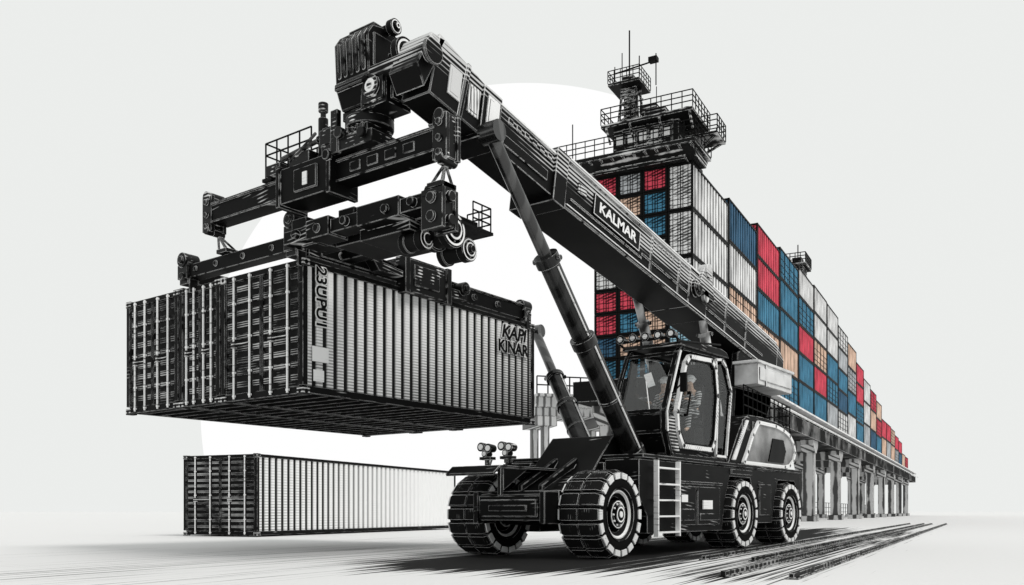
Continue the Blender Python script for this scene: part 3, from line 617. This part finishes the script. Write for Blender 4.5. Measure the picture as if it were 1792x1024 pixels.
# ---------------------------------------------------------------- people in the cab
def person(loc,label,lean=0.,reach=.0):
    V=[];E=[];Rr=[]
    def a(p,r,par=None):
        V.append(p);Rr.append(r)
        if par is not None:E.append((par,len(V)-1))
        return len(V)-1
    hip=a((0,0,0),.14);be=a((-.02-lean*.3,0,.2),.135,hip);ch=a((-.03-lean*.6,0,.42),.15,be);nk=a((-.04-lean,0,.56),.06,ch);h1=a((-.06-lean,0,.66),.085,nk);h2=a((-.05-lean,0,.78),.095,h1)
    nose=a((-.165-lean,0,.70),.016,h1)
    for s in(-1,1):
        th=a((-.08,s*.1,-.01),.095,hip);kn=a((-.46,s*.13,.03),.065,th);an=a((-.5,s*.13,-.38),.045,kn);toe=a((-.66,s*.13,-.43),.035,an)
        sh=a((-.03-lean*.7,s*.19,.45),.065,ch);el=a((-.2-reach*.3,s*.26,.2),.045,sh);wr=a((-.44-reach,s*.2,.26),.03,el);pm=a((-.52-reach,s*.18,.28),.032,wr)
        for k in range(4):
            f0=a((-.57-reach,s*(.145+.022*k),.285),.009,pm);f1=a((-.6-reach,s*(.145+.022*k),.26-.004*k),.008,f0)
        t0=a((-.53-reach,s*.13,.27),.011,pm);a((-.56-reach,s*.115,.255),.009,t0)
    me=bpy.data.meshes.new('person');me.from_pydata(V,E,[]);o=bpy.data.objects.new('person',me);COL.objects.link(o)
    md=o.modifiers.new('Skin','SKIN');
    for i,r in enumerate(Rr):
        me.skin_vertices[0].data[i].radius=(r,r)
    me.skin_vertices[0].data[0].use_root=True
    sb=o.modifiers.new('Sub','SUBSURF');sb.levels=1;sb.render_levels=1
    me.materials.append(M['skin']);o.location=loc;o["label"]=label;o["category"]="person";PIV[o.name]=Vector(loc)
    def ch_(n,b,mt):
        me=mesh_from(b,n);me.materials.append(mt);c=bpy.data.objects.new(n,me);COL.objects.link(c);c.parent=o
    b=B();b.sph((-.04-lean,0,.80),.125,14,8,(1.1,.95,.85));b.cyl((-.06-lean,0,.79),(-.06-lean,0,.80),.15,n=16)
    ch_('helmet',b,M['helm'])
    b=B();b.sph((-.02-lean*.5,0,.28),.2,14,8,(.82,1.05,1.25));b.sph((-.01,0,.02),.19,12,8,(.85,1,.7))
    for s in(-1,1):
        b.cyl((-.05,s*.1,-.0),(-.46,s*.13,.035),.115,.08,n=12);b.cyl((-.46,s*.13,.04),(-.5,s*.13,-.36),.08,.06,n=12);b.sph((-.46,s*.13,.035),.083)
        b.cyl((-.03-lean*.7,s*.19,.45),(-.2-reach*.3,s*.26,.2),.08,.06,n=12);b.cyl((-.2-reach*.3,s*.26,.2),(-.42-reach,s*.205,.255),.06,.042,n=12);b.sph((-.2-reach*.3,s*.26,.2),.062);b.sph((-.03-lean*.7,s*.19,.45),.085)
    ch_('overalls',b,M['cloth'])
    b=B()
    for s in(-1,1): b.sph((-.15-lean,s*.035,.725),.012,8,5)
    b.box(-.158-lean,-.14-lean,-.025,.025,.645,.652)
    ch_('face_features',b,M['inkblack'])
person((19.1,8.98,3.17),'person in overalls and pale helmet at the cab controls',.05,.12)
person((18.75,9.42,3.12),'person in helmet sitting beside the operator in the cab',.12,.05)

# ---------------------------------------------------------------- viaduct with stacked containers
SO=Vector((45.27,21.23,0))
def W2(x,y,z): return SO+G*x+H*y+Vector((0,0,z))
cm={};cmf={}
PAL={'red':(.64,.05,.09),'blue':(.04,.19,.31),'white':(.82,.82,.82),'tan':(.7,.48,.36),'grey':(.45,.47,.49),'black':(.05,.06,.07),'sky':(.34,.58,.72),'navy':(.02,.09,.17)}
for n,c in PAL.items():
    d=tuple(x*.3 for x in c)
    lt=tuple(min(.85,x*1.15+.03) for x in c)
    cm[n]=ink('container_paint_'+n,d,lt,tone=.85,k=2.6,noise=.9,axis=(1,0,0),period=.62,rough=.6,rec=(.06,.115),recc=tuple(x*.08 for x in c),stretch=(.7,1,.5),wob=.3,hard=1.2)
    cmf[n]=ink('container_door_'+n,tuple(x*.15 for x in c),lt,tone=.75,k=3,noise=1.4,axis=(0,.3,1),period=.17,rough=.6,hard=1.6)
cmesh={}
words={'red':'red','blue':'blue','white':'white','tan':'tan','grey':'grey','black':'black','sky':'pale blue','navy':'dark blue'}
def stackc(x,y,z,L,W,Hh,col,grid=False):
    key=(L,W,round(Hh,2),col,grid)
    if key not in cmesh:
        b=B();p=.12
        b.corr(p,L-p,p,Hh-p,.05,.07,.62);b.corr(p,L-p,p,Hh-p,W-.05,.07,.62,-1)
        b.box(L-.12,L-.06,p,W-p,p,Hh-p);b.box(.1,L-.1,.1,W-.1,Hh-.08,Hh-.04);b.box(.1,L-.1,.1,W-.1,.04,.08)
        b.mi=2;b.box(.06,.12,p,W-p,p,Hh-p)
        b.mi=1
        for xx in(0,L-p):
            for yy in(0,W-p): b.box(xx,xx+p,yy,yy+p,0,Hh)
        for yy in(.01,W-p+.01):
            for zz in(.005,Hh-p+.005): b.box(p,L-p,yy,yy+p-.02,zz,zz+p-.01)
        for xx in(.01,L-p+.01):
            for zz in(.005,Hh-p+.005): b.box(xx,xx+p-.02,p,W-p,zz,zz+p-.01)
        for k in(.2,.4,.6,.8): b.cyl((.02,W*k,.05),(.02,W*k,Hh-.05),.018,n=6)
        b.box(.03,.058,W*.485,W*.515,p,Hh-p)
        for k in range(1,int(Hh/.3)): b.box(.045,.062,p,W-p,k*.3-.012,k*.3+.02)
        if grid:
            for k in range(1,int(Hh/.52)): b.box(p,L-p,.03,.06,k*.52-.02,k*.52+.02)
            for k in range(1,4): b.box(L*k/4-.04,L*k/4+.04,.025,.058,p,Hh-p)
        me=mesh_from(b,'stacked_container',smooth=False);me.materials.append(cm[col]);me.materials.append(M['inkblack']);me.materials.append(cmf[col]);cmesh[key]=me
    o=bpy.data.objects.new('stacked_container',cmesh[key]);COL.objects.link(o)
    o.location=W2(x,y,z);o.rotation_euler=(0,0,GA)
    o["label"]=words[col]+(" slatted" if grid else " ribbed")+" shipping container in the tall stack on the viaduct";o["category"]="container";o["group"]="containers stacked on the viaduct"
TB=9.9;W=1.45
tab=[['white','white','white','sky'],['navy','white','tan','sky'],['red','red','blue','tan','red'],['blue','blue','blue','tan','blue'],['white','blue','red','blue','blue'],['white','white','tan','red','blue'],['white','white','blue','blue','grey'],['white','grey','blue','navy','white']]  # pale low container colour stands in for the glow beside the boom
cols=['white','blue','red','tan','grey','navy','white','red']
tops=[(4,2.6),(4,2.72),(5,2.32),(5,2.4),(5,2.48),(5,2.52),(5,2.5),(5,2.35),(4,2.8),(4,2.5),(3,3.0),(3,2.85),(3,2.6),(2,2.9),(2,2.9),(2,2.8),(2,2.5),(2,2.3),(1,2.6),(1,2.4)]
for i,(n,TH) in enumerate(tops):
    for j in range(n):
        c=tab[i][j] if i<len(tab) else random.choice(cols)
        if i>10 and j==0: c='red' if i%3 else 'tan'
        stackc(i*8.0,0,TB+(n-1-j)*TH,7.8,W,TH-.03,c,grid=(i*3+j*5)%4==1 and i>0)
ends=[['grey','tan','blue','blue','sky','white','white','blue','tan'],['red','blue','blue','white','blue','sky','tan','tan','blue'],['grey','tan','tan','navy','white','red','blue','tan','blue'],['red','red','tan','blue','white','red','red','navy','blue']]
for k in range(1,4):
    for j in range(9):
        stackc(0,k*(W+.03),8.4+(8-j)*1.325,7.8,W,1.3,ends[k][j])
VI=thing('viaduct',SO,'long weathered concrete viaduct on columns carrying stacked containers','viaduct',rot=GA,local=True)
b=B();b.box(-1,164,-1.2,6.8,7.2,8.38);part('deck',b,M['dconcrete'],VI)
b=B();b.box(-.6,164,-.1,1.5,8.38,9.88);
for i in range(80): b.box(i*2.05,i*2.05+.25,-.35,-.1,7.3,9.6)
part('girder',b,M['dconcrete'],VI)
b=B();b.box(-.8,164,-1.5,-.8,8.95,9.1);part('edge_beam',b,M['white'],VI)
b=B();b.cyl((-1,-1.7,8.3),(164,-1.7,8.3),.09,n=10);part('pipe',b,M['white'],VI)
for i in range(10):
    x=2+i*16
    for y in(-.9,5.5):
        b=B();b.box(x,x+1.0,y,y+.9,0,6.2);b.prism([(x-.9,7.2),(x-.9,6.8),(x,6.1),(x+1.0,6.1),(x+1.9,6.8),(x+1.9,7.2)],y-.1,y+1.0);b.box(x-.25,x+1.25,y-.25,y+1.15,0,.5)
        part('column',b,M['concrete'],VI)
    b=B();b.box(x+.1,x+.9,0,5.5,6.3,7.19);part('cross_beam',b,M['concrete'],VI)
b=B()
for i in range(60): b.cyl((i*2.7,7.05,0),(i*2.7,7.05,2.2),.05,n=6)
for z in(.8,1.5,2.2): b.cyl((0,7.05,z),(160,7.05,z),.04,n=6)
part('fence',b,M['inkblack'],VI)

D=thing('bridge_house',W2(0,0,20.3),'dark control tower with railings and mast atop the container stack','control tower',rot=GA,local=True)
b=B();b.box(-.5,3.0,.3,5.8,0,.5);b.box(-1.4,1.9,-.5,7.6,.5,.72)
b.prism([(-1.3,.5),(-.1,.05),(1.6,.05),(1.85,.5)],-.3,7.2)
for i in range(12): b.box(-1.42,1.92,-.3+i*.65,-.2+i*.65,.4,.5)
part('lower_deck',b,M['ship'],D)
b=B();b.box(-.7,1.7,.6,4.4,.72,2.2);b.box(-.9,1.9,.9,3.8,1.95,2.1)
for i in range(5): b.box(-.78,-.7,.9+i*.7,1.0+i*.7,.72,2.2)
part('wheelhouse',b,M['ship'],D)
for i in range(5):
    b=B();b.box(-.75,-.7,1.08+i*.68,1.5+i*.68,1.3,1.8);part('window',b,M['inkwhite'],D)
b=B();b.box(-1.4,2.0,-.4,4.9,2.2,2.38);b.box(.2,2.0,-1.3,.8,1.35,1.5);b.obox((.4,-1.2,1.4),(1.0,.5,.5),.12,.12);b.obox((1.8,-1.2,1.4),(1.5,.5,.5),.12,.12)
for yy in(-.2,1.5,3.2,4.6): b.obox((-1.35,yy,2.2),(-.7,yy,1.5),.1,.1)
part('upper_deck',b,M['ship'],D)
b=B();b.rail([(1.9,-.5,.72),(-1.4,-.5,.72),(-1.4,7.6,.72),(1.9,7.6,.72)],.95,3,.6,.03)
part('railing',b,M['inkblack'],D)
b=B();b.rail([(2.0,-.4,2.38),(-1.4,-.4,2.38),(-1.4,4.9,2.38),(2.0,4.9,2.38)],.9,3,.6,.03);part('railing',b,M['inkblack'],D)
b=B();b.rail([(.2,.8,1.5),(.2,-1.3,1.5),(2.0,-1.3,1.5),(2.0,.8,1.5)],.9,3,.5,.03)
part('railing',b,M['inkblack'],D)
b=B()
for (x0,y0),(x1,y1) in zip([(-.1,3.1),(1.1,3.1),(1.1,4.4),(-.1,4.4)],[(.15,3.4),(.85,3.4),(.85,4.2),(.15,4.2)]): b.obox((x0,y0,2.38),(x1,y1,4.9),.12,.12)
for k in range(5):
    z=2.5+k*.5;e=.05*k
    b.obox((-.1+e,3.1+e,z),(-.1+e,4.4-e,z+.5),.07,.07);b.obox((-.1+e,4.4-e,z),(-.1+e,3.1+e,z+.5),.07,.07);b.obox((-.1+e,3.1+e,z),(1.1-e,3.1+e,z+.5),.07,.07);b.obox((-.1+e,3.1+e,z),(-.1+e,4.4-e,z),.08,.08)
b.box(.1,.9,3.5,4.1,2.38,4.9);b.box(-.6,.8,1.4,2.6,2.38,3.1);b.box(-.3,.7,2.0,3.0,3.1,3.5);b.box(-.6,1.3,2.9,4.8,4.9,5.05);b.box(.1,.9,3.5,4.2,5.05,5.6);b.cyl((.3,.4,2.38),(.3,.4,3.1),.25,n=12)
part('tower',b,M['ship'],D)
b=B();b.rail([(1.3,2.9,5.05),(-.6,2.9,5.05),(-.6,4.8,5.05),(1.3,4.8,5.05)],.7,3,.4,.025);part('railing',b,M['inkblack'],D)
for q0,q1,r in(((.5,3.9,5.6),(.5,3.9,8.4),.045),((.5,4.35,5.6),(.5,4.35,7.2),.03),((.5,3.3,5.05),(.5,3.3,6.8),.035),((.3,7.4,.72),(.3,7.4,3.6),.035),((.5,2.3,4.9),(.5,2.3,6.7),.035),((.5,4.8,5.1),(.5,4.8,6.5),.03),((0,3.7,5.6),(0,3.7,6.9),.025),((-.3,2.0,3.1),(-.3,2.0,4.4),.025),((1.2,.2,2.38),(1.2,.2,4.2),.03)):
    b=B();b.cyl(q0,q1,r,n=8);part('antenna',b,M['inkblack'],D)
b=B();b.cyl((.5,4.8,6.1),(.5,2.4,6.3),.045,n=8);b.box(.3,.7,2.2,2.7,6.25,6.5);part('radar',b,M['inkblack'],D)
D2=thing('lookout_tower',W2(35,.2,22.1),'small dark lookout tower with railing on the container stack','control tower',rot=GA,local=True)
b=B();b.box(0,2.2,0,1.2,0,1.0);b.box(-.4,2.6,-.3,1.5,1.0,1.2);b.box(.4,1.6,.2,1.0,1.2,1.9);part('cabin',b,M['ship'],D2)
b=B();b.rail([(2.6,-.3,1.2),(-.4,-.3,1.2),(-.4,1.5,1.2)],.9,3,.5,.04);b.cyl((1,.6,1.9),(1,.6,3.2),.05,n=8);part('railing',b,M['inkblack'],D2)

PB=thing('footbridge',(50.5,35.5,0),'pale concrete bridge with railings on slim columns','bridge',rot=math.radians(-38),local=True)
b=B();b.box(0,16,0,4,8.2,8.9);b.box(0,16,-.3,4.3,8.9,9.1);b.box(0,16,.3,3.7,7.6,8.2);part('deck',b,M['pale'],PB)
b=B();b.rail([(0,-.2,9.1),(16,-.2,9.1)],1.2,2,.8,.05);part('railing',b,M['inkblack'],PB)
for i in range(4):
    b=B();x=.6+i*4.5;b.box(x,x+.5,.4,.9,0,7.6);b.box(x,x+.5,3.0,3.5,0,7.6);b.box(x-.5,x+1.0,.2,3.8,6.9,7.59);b.box(x+.1,x+.4,.9,3.0,3.5,3.8);part('column',b,M['pale'],PB)

def gp(x,y,z): return Vector((12.3,5.75,0))+G*x+H*y+Vector((0,0,z))
for off,s0 in((-1.6,-1),(-.2,3)):
    T=thing('railway_track',(12.3,5.75,0),'dark steel rails set flush in the yard','railway track',group='rail tracks across the yard')
    for yy in(0,.9):
        b=B();b.obox(gp(s0,off+yy,.045),gp(55,off+yy,.045),.07,.08);b.obox(gp(s0,off+yy,.012),gp(55,off+yy,.012),.18,.016)
        part('rail',b,M['track'],T)
